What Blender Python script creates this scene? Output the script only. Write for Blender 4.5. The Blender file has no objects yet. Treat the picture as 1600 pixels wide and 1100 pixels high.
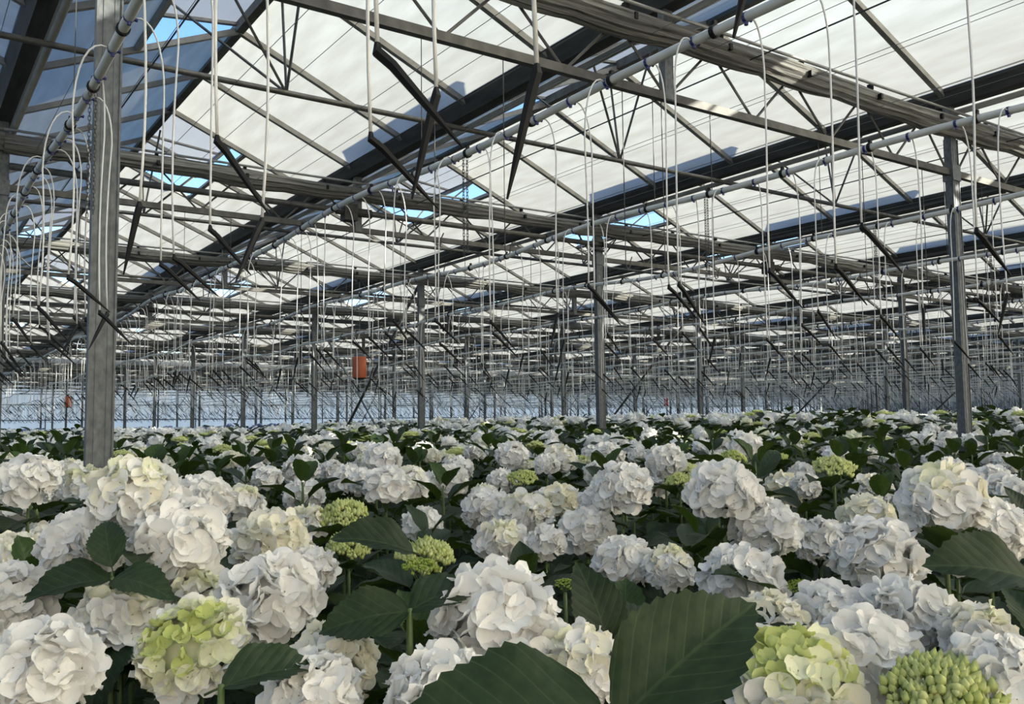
import bpy, math, random
import numpy as np
from mathutils import Matrix, Vector

random.seed(7); RNG = np.random.default_rng(11)
S = bpy.context.scene
COL = S.collection

# ------------------------------------------------------------------ camera, sky, sun, exposure
# world: x = across the bays, y = along the gutters, z = up; the camera stands at x = y = 0
CAM_Z = 1.5
YAW, PITCH, ROLL, FPX = 0.60192, 0.07919, -0.01162, 1412.8
fwd = Vector((math.sin(YAW) * math.cos(PITCH), math.cos(YAW) * math.cos(PITCH), math.sin(PITCH)))
rt0 = Vector((math.cos(YAW), -math.sin(YAW), 0))
up0 = rt0.cross(fwd)
RT = rt0 * math.cos(ROLL) + up0 * math.sin(ROLL)
UP = up0 * math.cos(ROLL) - rt0 * math.sin(ROLL)
FW = fwd
cam = bpy.data.cameras.new('camera'); cam.sensor_width = 36; cam.lens = FPX / 1600 * 36
cam.clip_start = 0.02; cam.clip_end = 500
cam_o = bpy.data.objects.new('camera', cam); COL.objects.link(cam_o)
mm = Matrix((RT, UP, -FW)).transposed().to_4x4(); mm.translation = (0, 0, CAM_Z)
cam_o.matrix_world = mm
S.camera = cam_o

SUN_DIR = Vector((.971, -.97, .53)).normalized()        # towards the sun
wd = bpy.data.worlds.new('sky'); S.world = wd; wd.use_nodes = True
nt = wd.node_tree; nt.nodes.clear()
wo = nt.nodes.new('ShaderNodeOutputWorld'); bg = nt.nodes.new('ShaderNodeBackground')
sky = nt.nodes.new('ShaderNodeTexSky'); sky.sky_type = 'NISHITA'; sky.sun_disc = False
sky.sun_elevation = math.asin(SUN_DIR.z); sky.sun_rotation = math.atan2(SUN_DIR.x, SUN_DIR.y)
sky.air_density = 1.0; sky.dust_density = 0.9; sky.ozone_density = 2.0
hs = nt.nodes.new('ShaderNodeHueSaturation'); hs.inputs['Saturation'].default_value = 1.2; hs.inputs['Hue'].default_value = .506
nt.links.new(sky.outputs[0], hs.inputs['Color']); nt.links.new(hs.outputs[0], bg.inputs['Color'])
bg.inputs['Strength'].default_value = 0.34
nt.links.new(bg.outputs[0], wo.inputs[0])
sl = bpy.data.lights.new('sun', 'SUN'); sl.energy = 10.2; sl.angle = math.radians(.6); sl.color = (1, .955, .80)
so = bpy.data.objects.new('sun', sl); COL.objects.link(so)
so.rotation_euler = SUN_DIR.to_track_quat('Z', 'Y').to_euler()
S.view_settings.view_transform = 'Standard'; S.view_settings.look = 'None'
S.view_settings.exposure = 0.37; S.view_settings.gamma = 1.0; S.view_settings.use_curve_mapping = False
try:
    S.cycles.max_bounces = 7; S.cycles.diffuse_bounces = 4; S.cycles.transmission_bounces = 4; S.cycles.glossy_bounces = 2
    S.cycles.transparent_max_bounces = 12; S.cycles.adaptive_threshold = .02
except Exception:
    pass

# ------------------------------------------------------------------ materials
def new_mat(name):
    m = bpy.data.materials.new(name); m.use_nodes = True
    n = m.node_tree; n.nodes.clear()
    out = n.nodes.new('ShaderNodeOutputMaterial')
    return m, n, out
def nd(n, t, **kw):
    x = n.nodes.new(t)
    for k, v in kw.items():
        if k in x.inputs: x.inputs[k].default_value = v
        else: setattr(x, k, v)
    return x
def ramp(n, fac, stops):
    r = n.nodes.new('ShaderNodeValToRGB'); e = r.color_ramp.elements
    e[0].position, e[0].color = stops[0][0], (*stops[0][1], 1)
    e[1].position, e[1].color = stops[-1][0], (*stops[-1][1], 1)
    for p, c in stops[1:-1]:
        q = e.new(p); q.color = (*c, 1)
    n.links.new(fac, r.inputs[0]); return r.outputs[0]
def noise(n, scale, detail=3, stretch=None, coord='Object'):
    tc = n.nodes.new('ShaderNodeTexCoord'); src = tc.outputs[coord]
    if stretch:
        mp = n.nodes.new('ShaderNodeMapping'); mp.inputs['Scale'].default_value = stretch
        n.links.new(src, mp.inputs[0]); src = mp.outputs[0]
    t = nd(n, 'ShaderNodeTexNoise', Scale=scale, Detail=detail)
    n.links.new(src, t.inputs['Vector']); return t.outputs['Fac']
def bumped(n, bsdf, h, strength=.2, dist=.01):
    b = nd(n, 'ShaderNodeBump', Strength=strength, Distance=dist)
    n.links.new(h, b.inputs['Height']); n.links.new(b.outputs[0], bsdf.inputs['Normal'])

def simple(name, c0, c1, scale=8, rough=.5, metal=0., stretch=None, bump=.0, spec=.5, detail=4):
    m, n, out = new_mat(name)
    p = nd(n, 'ShaderNodeBsdfPrincipled', Roughness=rough, Metallic=metal)
    p.inputs['Specular IOR Level'].default_value = spec
    f = noise(n, scale, detail, stretch)
    n.links.new(ramp(n, f, [(.3, c0), (.7, c1)]), p.inputs['Base Color'])
    if bump: bumped(n, p, f, bump)
    n.links.new(p.outputs[0], out.inputs[0]); return m

def sheet(name, c0, c1, scale, stretch, diff=.25, gloss=.06, coord='Object', forward=0.):
    """whitewashed glass or white film: lets light through diffusely"""
    m, n, out = new_mat(name)
    f = noise(n, scale, 5, stretch, coord)
    col = ramp(n, f, [(.25, c0), (.75, c1)])
    t = nd(n, 'ShaderNodeBsdfTranslucent'); d = nd(n, 'ShaderNodeBsdfDiffuse'); g = nd(n, 'ShaderNodeBsdfGlossy', Roughness=.25)
    n.links.new(col, t.inputs[0]); n.links.new(col, d.inputs[0]); g.inputs[0].default_value = (.9, .9, .9, 1)
    a = nd(n, 'ShaderNodeMixShader'); a.inputs[0].default_value = diff
    n.links.new(t.outputs[0], a.inputs[1]); n.links.new(d.outputs[0], a.inputs[2])
    if forward:
        rf = nd(n, 'ShaderNodeBsdfRefraction', Roughness=.6, IOR=1.4); n.links.new(col, rf.inputs[0])
        a2 = nd(n, 'ShaderNodeMixShader'); a2.inputs[0].default_value = forward
        n.links.new(a.outputs[0], a2.inputs[1]); n.links.new(rf.outputs[0], a2.inputs[2]); a = a2
    b = nd(n, 'ShaderNodeMixShader'); b.inputs[0].default_value = gloss
    n.links.new(a.outputs[0], b.inputs[1]); n.links.new(g.outputs[0], b.inputs[2])
    n.links.new(b.outputs[0], out.inputs[0]); return m

M = {}
M['pane'] = sheet('whitewashed_glass', (.66, .645, .56), (.88, .87, .79), 2.2, (.6, 3.4, 1), .34, .03, forward=.52)
M['vent_pane'] = sheet('vent_glass', (.70, .72, .72), (.80, .82, .82), 1.2, (1, 2.2, 1), .2, .06, forward=.6)
M['film'] = sheet('white_film_wall', (.86, .77, .67), (.95, .86, .76), .8, (3, 3, .7), .15, .03)
M['grey_wall'] = simple('grey_panel', (.28, .29, .30), (.36, .37, .38), 2, .7)
M['galv'] = simple('galvanised_steel', (.068, .077, .082), (.138, .153, .16), 45, .5, .3, (1, 1, .6), .06)
M['galv_dark'] = simple('weathered_steel', (.05, .049, .046), (.10, .098, .092), 12, .6, .2, (1, 1, 1))
M['bar'] = simple('glazing_bar_aluminium', (.17, .165, .155), (.26, .25, .235), 9, .55, .15)
M['gutter'] = simple('grimy_gutter', (.02, .02, .02), (.05, .049, .047), 5, .7, .1, (4, .6, 4), .15)
M['tube'] = simple('grey_tube', (.20, .205, .20), (.27, .275, .27), 6, .5, .1)
M['pvc'] = simple('old_white_pvc', (.56, .55, .50), (.66, .65, .60), 7, .45)
M['hose'] = simple('white_hose', (.62, .62, .60), (.72, .72, .70), 10, .4)
M['blue'] = simple('blue_plastic', (.012, .014, .10), (.022, .026, .16), 9, .35)
M['black'] = simple('black_plastic', (.003, .003, .003), (.008, .008, .008), 30, .6, spec=.25)
M['wire'] = simple('steel_wire', (.16, .16, .155), (.24, .24, .23), 6, .5, .3)
M['cable'] = simple('dark_cable', (.02, .02, .022), (.04, .04, .042), 6, .6)
M['cloth'] = simple('folded_screen_cloth', (.05, .05, .047), (.20, .20, .188), 7, .85, 0, (.25, 11, 11), .9)
M['orange'] = simple('orange_canister', (.42, .085, .025), (.56, .13, .045), 6, .5)
M['red'] = simple('red_plastic', (.5, .03, .03), (.62, .06, .05), 6, .5)
M['soil'] = simple('dark_soil', (.018, .014, .010), (.05, .04, .03), 6, .95, 0, None, .4, .1)
M['gravel'] = simple('pale_gravel', (.30, .28, .25), (.42, .40, .36), 3, .9)
M['stem'] = simple('green_stem', (.05, .085, .02), (.10, .15, .04), 20, .5)
M['duct'] = simple('grey_duct', (.36, .35, .33), (.48, .47, .44), 4, .6)

def leaf_mat(name, dark, light, vein):
    m, n, out = new_mat(name)
    tc = n.nodes.new('ShaderNodeTexCoord'); sx = n.nodes.new('ShaderNodeSeparateXYZ'); n.links.new(tc.outputs['UV'], sx.inputs[0])
    def math_(op, a, b=None, c=None):
        x = n.nodes.new('ShaderNodeMath'); x.operation = op
        for i, v in enumerate((a, b, c)):
            if v is None: continue
            if isinstance(v, (int, float)): x.inputs[i].default_value = v
            else: n.links.new(v, x.inputs[i])
        return x.outputs[0]
    au = math_('ABSOLUTE', math_('SUBTRACT', sx.outputs[0], .5)); v = sx.outputs[1]
    side = math_('ABSOLUTE', math_('SUBTRACT', math_('FRACT', math_('MULTIPLY', math_('SUBTRACT', v, math_('MULTIPLY', au, .75)), 7.5)), .5))
    l1 = math_('LESS_THAN', side, .045); l2 = math_('LESS_THAN', au, .014)
    ln = math_('MAXIMUM', l1, l2)
    oi = n.nodes.new('ShaderNodeObjectInfo')
    f = noise(n, 14, 3)
    base = ramp(n, f, [(.3, dark), (.75, light)])
    hv = nd(n, 'ShaderNodeHueSaturation'); n.links.new(base, hv.inputs['Color'])
    n.links.new(math_('MULTIPLY_ADD', oi.outputs['Random'], .5, .75), hv.inputs['Value'])
    mx = n.nodes.new('ShaderNodeMix'); mx.data_type = 'RGBA'
    n.links.new(math_('MULTIPLY', ln, .4), mx.inputs[0]); n.links.new(hv.outputs[0], mx.inputs[6]); mx.inputs[7].default_value = (*vein, 1)
    p = nd(n, 'ShaderNodeBsdfPrincipled', Roughness=.5); p.inputs['Specular IOR Level'].default_value = .28
    n.links.new(mx.outputs[2], p.inputs['Base Color'])
    hgt = math_('MULTIPLY_ADD', side, .8, math_('MULTIPLY', f, .3)); bumped(n, p, hgt, .35, .004)
    t = nd(n, 'ShaderNodeBsdfTranslucent'); t.inputs[0].default_value = (.065, .11, .012, 1)
    ms = nd(n, 'ShaderNodeMixShader'); ms.inputs[0].default_value = .22
    n.links.new(p.outputs[0], ms.inputs[1]); n.links.new(t.outputs[0], ms.inputs[2]); n.links.new(ms.outputs[0], out.inputs[0])
    return m
M['leaf'] = leaf_mat('hydrangea_leaf', (.013, .027, .011), (.026, .048, .018), (.075, .11, .045))
M['leaf_young'] = leaf_mat('young_hydrangea_leaf', (.022, .048, .010), (.045, .085, .018), (.10, .14, .045))

def petal_mat(name, c0, c1, trans=.3, tcol=None):
    m, n, out = new_mat(name)
    oi = n.nodes.new('ShaderNodeObjectInfo')
    f = noise(n, 18, 2)
    ad = n.nodes.new('ShaderNodeMath'); ad.operation = 'MULTIPLY_ADD'; ad.inputs[1].default_value = .5
    n.links.new(oi.outputs['Random'], ad.inputs[0])
    hf = n.nodes.new('ShaderNodeMath'); hf.operation = 'MULTIPLY'; hf.inputs[1].default_value = .5
    n.links.new(f, hf.inputs[0]); n.links.new(hf.outputs[0], ad.inputs[2])
    col = ramp(n, ad.outputs[0], [(.15, c0), (.8, c1)])
    d = nd(n, 'ShaderNodeBsdfPrincipled', Roughness=.6); d.inputs['Specular IOR Level'].default_value = .2
    t = nd(n, 'ShaderNodeBsdfTranslucent')
    n.links.new(col, d.inputs['Base Color'])
    if tcol: t.inputs[0].default_value = (*tcol, 1)
    else: n.links.new(col, t.inputs[0])
    ms = nd(n, 'ShaderNodeMixShader'); ms.inputs[0].default_value = trans
    n.links.new(d.outputs[0], ms.inputs[1]); n.links.new(t.outputs[0], ms.inputs[2]); n.links.new(ms.outputs[0], out.inputs[0])
    return m
M['p_white'] = petal_mat('white_petal', (.90, .895, .86), (.965, .955, .92))
M['p_ivory'] = petal_mat('ivory_petal', (.90, .87, .70), (.94, .92, .80))
M['p_cream'] = petal_mat('pale_green_petal', (.82, .84, .56), (.90, .90, .74))
M['p_green'] = petal_mat('lime_petal', (.56, .63, .20), (.72, .76, .36))
M['p_bud'] = petal_mat('green_bud', (.30, .42, .06), (.45, .56, .12))
M['p_blue'] = petal_mat('blue_petal', (.22, .28, .52), (.38, .44, .64))
M['eye'] = simple('floret_eye', (.22, .20, .13), (.4, .38, .26), 30, .7)

# ------------------------------------------------------------------ mesh helpers
class MB:
    def __init__(s): s.V = []; s.F = []; s.I = []; s.UV = None; s.mi = 0
    def add(s, vs, fs):
        b = len(s.V); s.V.extend([tuple(v) for v in vs])
        for f in fs: s.F.append(tuple(i + b for i in f)); s.I.append(s.mi)
        return s
    def box(s, x0, x1, y0, y1, z0, z1):
        return s.add([(x0,y0,z0),(x1,y0,z0),(x1,y1,z0),(x0,y1,z0),(x0,y0,z1),(x1,y0,z1),(x1,y1,z1),(x0,y1,z1)],
                     [(3,2,1,0),(4,5,6,7),(0,1,5,4),(1,2,6,5),(2,3,7,6),(3,0,4,7)])
    def tube(s, pts, r, n=6, cap=True):
        pts = [Vector(p) for p in pts]; rs = r if isinstance(r, (list, tuple)) else [r] * len(pts)
        vs = []; fs = []; prev = None
        for i, p in enumerate(pts):
            d = (pts[min(i + 1, len(pts) - 1)] - pts[max(i - 1, 0)]).normalized()
            if prev is None:
                a = Vector((0, 0, 1)) if abs(d.z) < .9 else Vector((1, 0, 0))
                x = d.cross(a).normalized()
            else:
                x = (prev - d * prev.dot(d)).normalized()
            prev = x; y = d.cross(x)
            for k in range(n):
                a = 2 * math.pi * (k + .5) / n
                vs.append(p + (x * math.cos(a) + y * math.sin(a)) * rs[i])
        for i in range(len(pts) - 1):
            for k in range(n):
                k2 = (k + 1) % n
                fs.append((i * n + k, i * n + k2, (i + 1) * n + k2, (i + 1) * n + k))
        if cap:
            fs.append(tuple(range(n))[::-1]); fs.append(tuple((len(pts) - 1) * n + k for k in range(n)))
        return s.add(vs, fs)
    def bar(s, a, b, w, h):
        """rectangular bar from a to b"""
        a = Vector(a); b = Vector(b); d = (b - a).normalized()
        u = Vector((0, 0, 1)) if abs(d.z) < .95 else Vector((0, 1, 0))
        x = d.cross(u).normalized(); y = x.cross(d)
        vs = []
        for p in (a, b):
            for i, j in ((-1,-1),(1,-1),(1,1),(-1,1)): vs.append(p + x * (i * w / 2) + y * (j * h / 2))
        return s.add(vs, [(0,1,2,3),(7,6,5,4),(0,4,5,1),(1,5,6,2),(2,6,7,3),(3,7,4,0)])
    def mesh(s, name, mats, smooth=False, uv=None):
        me = bpy.data.meshes.new(name); me.from_pydata(s.V, [], s.F)
        for m in (mats if isinstance(mats, (list, tuple)) else [mats]): me.materials.append(M[m])
        if any(s.I): me.polygons.foreach_set('material_index', s.I)
        if smooth: me.polygons.foreach_set('use_smooth', [True] * len(me.polygons))
        if uv is not None:
            l = me.uv_layers.new(name='uv'); li = np.empty(len(me.loops), dtype=np.int32); me.loops.foreach_get('vertex_index', li)
            l.data.foreach_set('uv', np.asarray(uv, dtype=np.float32)[li].ravel())
        me.update(); return me

def raw_mesh(name, V, F, mats, midx=None, smooth=False):
    """triangles from numpy arrays"""
    me = bpy.data.meshes.new(name); n = len(F)
    me.vertices.add(len(V)); me.vertices.foreach_set('co', np.asarray(V, np.float32).ravel())
    me.loops.add(n * 3); me.loops.foreach_set('vertex_index', np.asarray(F, np.int32).ravel())
    me.polygons.add(n); me.polygons.foreach_set('loop_start', np.arange(0, n * 3, 3, dtype=np.int32))
    for m in mats: me.materials.append(M[m])
    if midx is not None: me.polygons.foreach_set('material_index', np.asarray(midx, np.int32))
    if smooth: me.polygons.foreach_set('use_smooth', np.ones(n, dtype=bool))
    me.update(calc_edges=True); me.validate(); return me

def obj(name, me, parent=None, mat=None, loc=None):
    o = bpy.data.objects.new(name, me); COL.objects.link(o)
    if parent is not None: o.parent = parent
    if mat is not None: o.matrix_basis = mat
    if loc is not None: o.location = loc
    return o
def tag(o, label=None, cat=None, group=None, kind=None):
    if label: o['label'] = label
    if cat: o['category'] = cat
    if group: o['group'] = group
    if kind: o['kind'] = kind
    return o
def frame(base, y, z):
    y = Vector(y).normalized(); z = Vector(z); x = y.cross(z).normalized(); z = x.cross(y)
    m = Matrix((x, y, z)).transposed().to_4x4(); m.translation = base; return m
_U = 'first second third fourth fifth sixth seventh eighth ninth tenth eleventh twelfth thirteenth fourteenth fifteenth sixteenth seventeenth eighteenth nineteenth'.split()
_T = 'twenty thirty forty fifty sixty seventy eighty ninety'.split()
ORD = _U + [(_T[t] + '-' + _U[u - 1]) if u else (_T[t][:-1] + 'ieth') for t in range(8) for u in range(10)]

# ------------------------------------------------------------------ greenhouse dimensions (heights above ground = CAM_Z + ...)
G0, SP = .69, 3.2                  # first gutter, bay width
HG, HR = CAM_Z + 2.635, CAM_Z + 3.325
T0, BAY = 3.94, 4.5                # first frame, frame distance
K0, K1 = -2, 26                    # gutters
R0, R1 = -2, 13                    # frame rows
YA, YB = T0 + BAY * R0, T0 + BAY * R1
PW = BAY / 4
gut = lambda k: G0 + SP * k
row = lambda r: T0 + BAY * r
XA, XB = gut(K0), gut(K1)
SLOPE = Vector((SP / 2, 0, HG - HR)); SLEN = SLOPE.length; SLOPE /= SLEN

# floor and walls
b = MB().box(XA - .1, XB + .1, YA - .1, YB + .1, -.1, 0)
tag(obj('floor', b.mesh('floor', 'soil')), 'dark soil under the flower beds', kind='structure')
tag(obj('ground', MB().box(-120, 200, -120, 200, -.35, -.12).mesh('ground', 'gravel')), 'unseen pale gravel ground added outside the greenhouse to bounce light', kind='structure')  # out-of-view slab, added so sunlight bounces up onto the film walls
def wall(name, x0, x1, y0, y1, label, along):
    nseg = int(max(x1 - x0, y1 - y0) / PW)
    V = []; F = []
    rng = random.Random(3)
    nz = 5
    for i in range(nseg + 1):
        f = i / nseg
        for j in range(nz):
            z = (HG + .05) * j / (nz - 1); w = rng.uniform(-.03, .03)
            if along == 'x': V.append((x0 + (x1 - x0) * f, y0 + w, z))
            else: V.append((x0 + w, y0 + (y1 - y0) * f, z))
    for i in range(nseg):
        for j in range(nz - 1):
            a = i * nz + j; F.append((a, a + nz, a + nz + 1, a + 1))
    e = MB(); e.add(V, F)
    w = tag(obj(name, e.mesh(name, 'grey_wall' if name == 'wall_right' else 'film')), label, kind='structure')
    p = MB()
    for i in range(0, nseg + 1, 4):
        f = i / nseg
        x = x0 + (x1 - x0) * f; y = y0 + (y1 - y0) * f
        p.box(x - .03, x + .03, y - .09, y - .03, 0, HG) if along == 'x' else p.box(x + .03, x + .09, y - .03, y + .03, 0, HG)
    tag(obj('mullion', p.mesh('mullion', 'galv'), w), kind='stuff')
    for z in (1.0, 2.05, 3.0):
        p = MB()
        if along == 'x': p.box(x0, x1, y0 - .09, y0 - .03, z - .03, z + .03)
        else: p.box(x0 + .03, x0 + .09, y0, y1, z - .03, z + .03)
        obj('wall_rail', p.mesh('wall_rail', 'galv'), w)
    return w
wall('wall_back', XA, XB, YB + .1, YB + .1, 'white film end wall behind the far flower beds', 'x')
wall('wall_front', XA, XB, YA - .1, YA - .1, 'unseen white film end wall added behind the viewer to light the flowers', 'x')  # unseen end wall, put in so its sunlit film brightens the flower fronts
wall('wall_left', XA, XA, YA, YB, 'white film side wall parallel to the gutters', 'y')
wall('wall_right', XB, XB, YA, YB, 'grey panel side wall at the distant side', 'y')
# gables above the end walls
for nm, y in (('wall_back_gable', YB), ('wall_front_gable', YA)):
    e = MB()
    for k in range(K0, K1):
        e.add([(gut(k), y, HG), (gut(k + 1), y, HG), (gut(k) + SP / 2, y, HR)], [(0, 1, 2)])
    tag(obj(nm, e.mesh(nm, 'film')), 'row of white gables under the roof ends', kind='structure')

# ------------------------------------------------------------------ roof: one piece of setting for each bay, panes / bars / vents its parts
NP = int(round((YB - YA) / PW))
VENT_L = .85
OPEN = math.radians(16.6); PITCHR = math.atan2(HR - HG, SP / 2)
def pane_mesh(w, l):      # lies in local x (along the gutter) and -y (down the slope)
    return MB().add([(0, 0, 0), (0, -l, 0), (w, -l, 0), (w, 0, 0)], [(0, 1, 2, 3)]).mesh('pane', 'pane')
PANE_F = pane_mesh(PW - .02, SLEN - .03); PANE_S = pane_mesh(PW - .02, SLEN - VENT_L - .05)
BAR = MB().box(-.022, .022, -SLEN, 0, -.045, .0).mesh('glazing_bar', 'bar')
vf = MB()
for x in (0, PW * 2 - .05): vf.box(x, x + .04, -VENT_L, 0, -.02, .015)
vf.box(0, PW * 2 - .01, -VENT_L - .03, -VENT_L, -.025, .02)
vf.box(PW - .02, PW + .02, -VENT_L, 0, -.015, .012)
VENT_F = vf.mesh('vent_frame', 'bar')
VENT_P = MB().add([(0, 0, .005), (0, -VENT_L, .005), (PW * 2 - .02, -VENT_L, .005), (PW * 2 - .02, 0, .005)], [(0, 1, 2, 3)]).mesh('vent_pane', 'vent_pane')
SILL = MB().box(0, PW * 2, -VENT_L - .05, -VENT_L - .01, -.04, .01).mesh('vent_sill', 'bar')
RIDGE = MB().box(-.035, .035, YA, YB, -.05, .03).mesh('ridge_beam', 'galv_dark')
NEAR_K, NEAR_T = 5, 45.
def slope_frame(k, side, y, pitch, hinge=0.):
    """local x along +gutter, local y up the slope, origin at the ridge; side=+1 faces +x, -1 faces -x"""
    xr = gut(k) + SP / 2
    X = Vector((0, 1, 0))
    Y = Vector((-side * math.cos(pitch), 0, math.sin(pitch)))
    Z = Vector((side * math.sin(pitch), 0, math.cos(pitch)))
    m = Matrix((X, Y, Z)).transposed().to_4x4(); m.translation = (xr, y, HR + hinge); return m
def is_vent(side, i):
    y = YA + PW * i                      # a vent starts at pane i (covers i, i+1)
    c = (y + PW - 6.19) / 9.0 if side < 0 else (y + PW - 10.69) / 9.0
    return abs(c - round(c)) < .02
SPANWORD = {-2: 'hidden beyond the first bay on the near side', -1: 'beside the foreground column on the near side'}
for k in range(K0, K1):
    lab = f'whitewashed glass roof bay, {ORD[k]} one counted from the foreground column' if k >= 0 else 'whitewashed glass roof bay ' + SPANWORD[k]
    root = tag(obj('ceiling', None, loc=(0, 0, 0)), lab, kind='structure')
    obj('ridge_beam', RIDGE, root, loc=(gut(k) + SP / 2, 0, HR))
    far = MB(); farb = MB()
    for side in (-1, 1):
        short = set()
        for i in range(NP):
            if is_vent(side, i):
                short |= {i, i + 1}
                y = YA + PW * i
                m = slope_frame(k, side, y + .005, PITCHR - OPEN, .03)
                near = k <= 9 and k >= 0 and y < 50
                v = obj('roof_vent', VENT_F, root, m)
                obj('vent_pane', VENT_P, v)
                obj('vent_sill', SILL, root, slope_frame(k, side, y, PITCHR))
        for i in range(NP):
            y = YA + PW * i + .01
            m = slope_frame(k, side, y, PITCHR)
            sh = i in short
            if 0 <= k <= NEAR_K and 1 < y < NEAR_T:
                if sh: m = m @ Matrix.Translation((0, -VENT_L - .04, 0))
                obj('pane', PANE_S if sh else PANE_F, root, m)
            else:
                a = (VENT_L + .04) if sh else 0.
                far.add([m @ Vector(q) for q in ((0, -a, 0), (0, -SLEN + .03, 0), (PW - .02, -SLEN + .03, 0), (PW - .02, -a, 0))], [(0, 1, 2, 3)])
            mb_ = slope_frame(k, side, YA + PW * i, PITCHR)
            if 0 <= k <= NEAR_K and 1 < y < NEAR_T: obj('glazing_bar', BAR, root, mb_)
            else:
                q = [mb_ @ Vector(c) for c in ((-.022, -SLEN, -.045), (.022, -SLEN, -.045), (.022, 0, -.045), (-.022, 0, -.045), (-.022, -SLEN, 0), (.022, -SLEN, 0), (.022, 0, 0), (-.022, 0, 0))]
                farb.add(q, [(3,2,1,0),(0,1,5,4),(1,2,6,5),(2,3,7,6),(3,0,4,7)])
    tag(obj('glazing', far.mesh('glazing', 'pane'), root), kind='stuff')
    tag(obj('glazing_bars', farb.mesh('glazing_bars', 'bar'), root), kind='stuff')

# gutters
gm = MB()
prof = [(-.10, .05), (-.10, .02), (-.055, -.085), (.055, -.085), (.10, .02), (.10, .05), (.085, .05), (.045, -.07), (-.045, -.07), (-.085, .05)]
V = [(x, y, z) for y in (YA, YB) for x, z in prof]; n_ = len(prof)
gm.add(V, [(i, (i + 1) % n_, n_ + (i + 1) % n_, n_ + i) for i in range(n_)])
GUT = gm.mesh('gutter', 'gutter')
CT = MB().tube([(0, YA, 0), (0, YB, 0)], .026, 8).mesh('condensate_tube', 'tube', True)
for k in range(K0, K1 + 1):
    o = obj('roof_gutter', GUT, loc=(gut(k), 0, HG))
    if k >= 0: tag(o, f'long dark steel roof gutter, {ORD[k]} one counted from the foreground column', 'gutter', 'roof gutters')
    else: tag(o, ('long dark steel roof gutter behind the foreground column on its near side', 'long dark steel roof gutter above the near side wall')[-1 - k], 'gutter', 'roof gutters')
    obj('condensate_tube', CT, o, loc=(.085, 0, -.115))

# ------------------------------------------------------------------ columns, trusses, screen bundles, vent tubes, braces
COLM = {}
cm = MB().box(-.047, .047, -.032, .032, 0, CAM_Z + 2.28)
for sx in (-1, 1):
    cm.box(sx * .047 - .004, sx * .047 + .004, -.038, -.026, 0, CAM_Z + 2.28); cm.box(sx * .022 - .003, sx * .022 + .003, -.0345, -.03, 0, CAM_Z + 2.28)
COL_LOW = cm.mesh('post', 'galv')
COL_TOP = MB().box(-.038, .038, -.03, .03, CAM_Z + 2.28, HG - .07).mesh('gutter_post', 'galv')
COL_PLATE = MB().box(-.058, .058, -.045, .045, CAM_Z + 1.93, CAM_Z + 2.06).mesh('bracket', 'galv')
COL_FAR = MB().box(-.047, .047, -.032, .032, 0, HG - .07).mesh('column', 'galv')
crow = [k for k in range(K0, K1 + 1) if k % 2 == 0]
rowname = {0: 'the line of the foreground column', 2: 'the line of the tall right column', 4: 'the third column line', 6: 'the fourth column line'}
for k in crow[1:-1]:
    for r in range(R0 + 1, R1):
        if r < 0 and k > 4: continue
        near = r <= 5 and 0 <= k <= 6
        if near and r >= 0:
            if (k, r) == (0, 0): lab = 'thick galvanised steel column standing in the foreground flowers'
            elif (k, r) == (2, 0): lab = 'tall galvanised steel column nearest the camera at the picture right'
            elif (k, r) == (2, 1): lab = 'galvanised steel column with straps around its top, mid picture'
            elif (k, r) == (2, 2): lab = 'galvanised steel column standing beside the hanging orange canister'
            else: lab = f'galvanised steel column, {ORD[r]} one back in {rowname[k]}'
            grp = None
        else:
            lab = f'slim distant galvanised column, {ORD[max(r, 0)]} one back in the {ORD[abs(k) // 2]} column line'
            if r < 0: lab = f'galvanised column beside the viewer in the {ORD[max(k, 0) // 2]} column line'
            grp = f'distant columns line {max(k, 0) // 2}'
        if near and r >= 0:
            o = obj('support_column', COL_LOW, loc=(gut(k), row(r), 0))
            obj('gutter_post', COL_TOP, o); obj('bracket', COL_PLATE, o)
            if (k, r) == (2, 1):
                for z in (2.10, 2.16, 2.20): obj('strap', MB().box(-.064, .064, -.05, .05, CAM_Z + z - .011, CAM_Z + z + .011).mesh('strap', 'black'), o)
        else:
            o = obj('support_column', COL_FAR, loc=(gut(k), row(r), 0))
        tag(o, lab, 'column', grp or 'columns near the front', 'thing')

TOPC = CAM_Z + 2.37; BOTC = CAM_Z + 2.0
W2 = 2 * SP
def truss_parts():
    P = []
    P.append(('top_chord', MB().box(.05, W2 - .05, -.02, .02, TOPC - .02, TOPC + .02), 'galv_dark'))
    P.append(('bottom_chord', MB().box(.05, W2 - .05, -.022, .022, BOTC - .026, BOTC + .026), 'galv_dark'))
    P.append(('post', MB().box(SP - .036, SP + .036, -.028, .028, BOTC - .02, HG - .08), 'galv'))
    for i in range(8):
        x = .8 * i
        for a, c in ((x, x + .38), (x + .8, x + .42)):
            if a < .01: a = .06
            if a > W2 - .01: a = W2 - .06
            P.append(('diagonal', MB().tube([(a, 0, BOTC), (c, 0, TOPC)], .0095, 5), 'galv_dark'))
    return P
TP = [(n, b.mesh(n, m)) for n, b, m in truss_parts()]
jb = MB()
for n, b, m in truss_parts(): jb.mi = 0; jb.add(b.V, b.F)
TRUSS_FAR = jb.mesh('truss', 'galv_dark')
# rod with a hook at its foot, hung from the bottom chords
hk = MB(); hk.tube([(0, 0, 0), (0, 0, -1.05)], .0028, 4)
hk.tube([(0, 0, -1.05), (.012, 0, -1.075), (.03, 0, -1.065), (.035, 0, -1.03), (.05, 0, -1.0)], .0035, 4)
HOOK = hk.mesh('hook_rod', 'cable')
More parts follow.
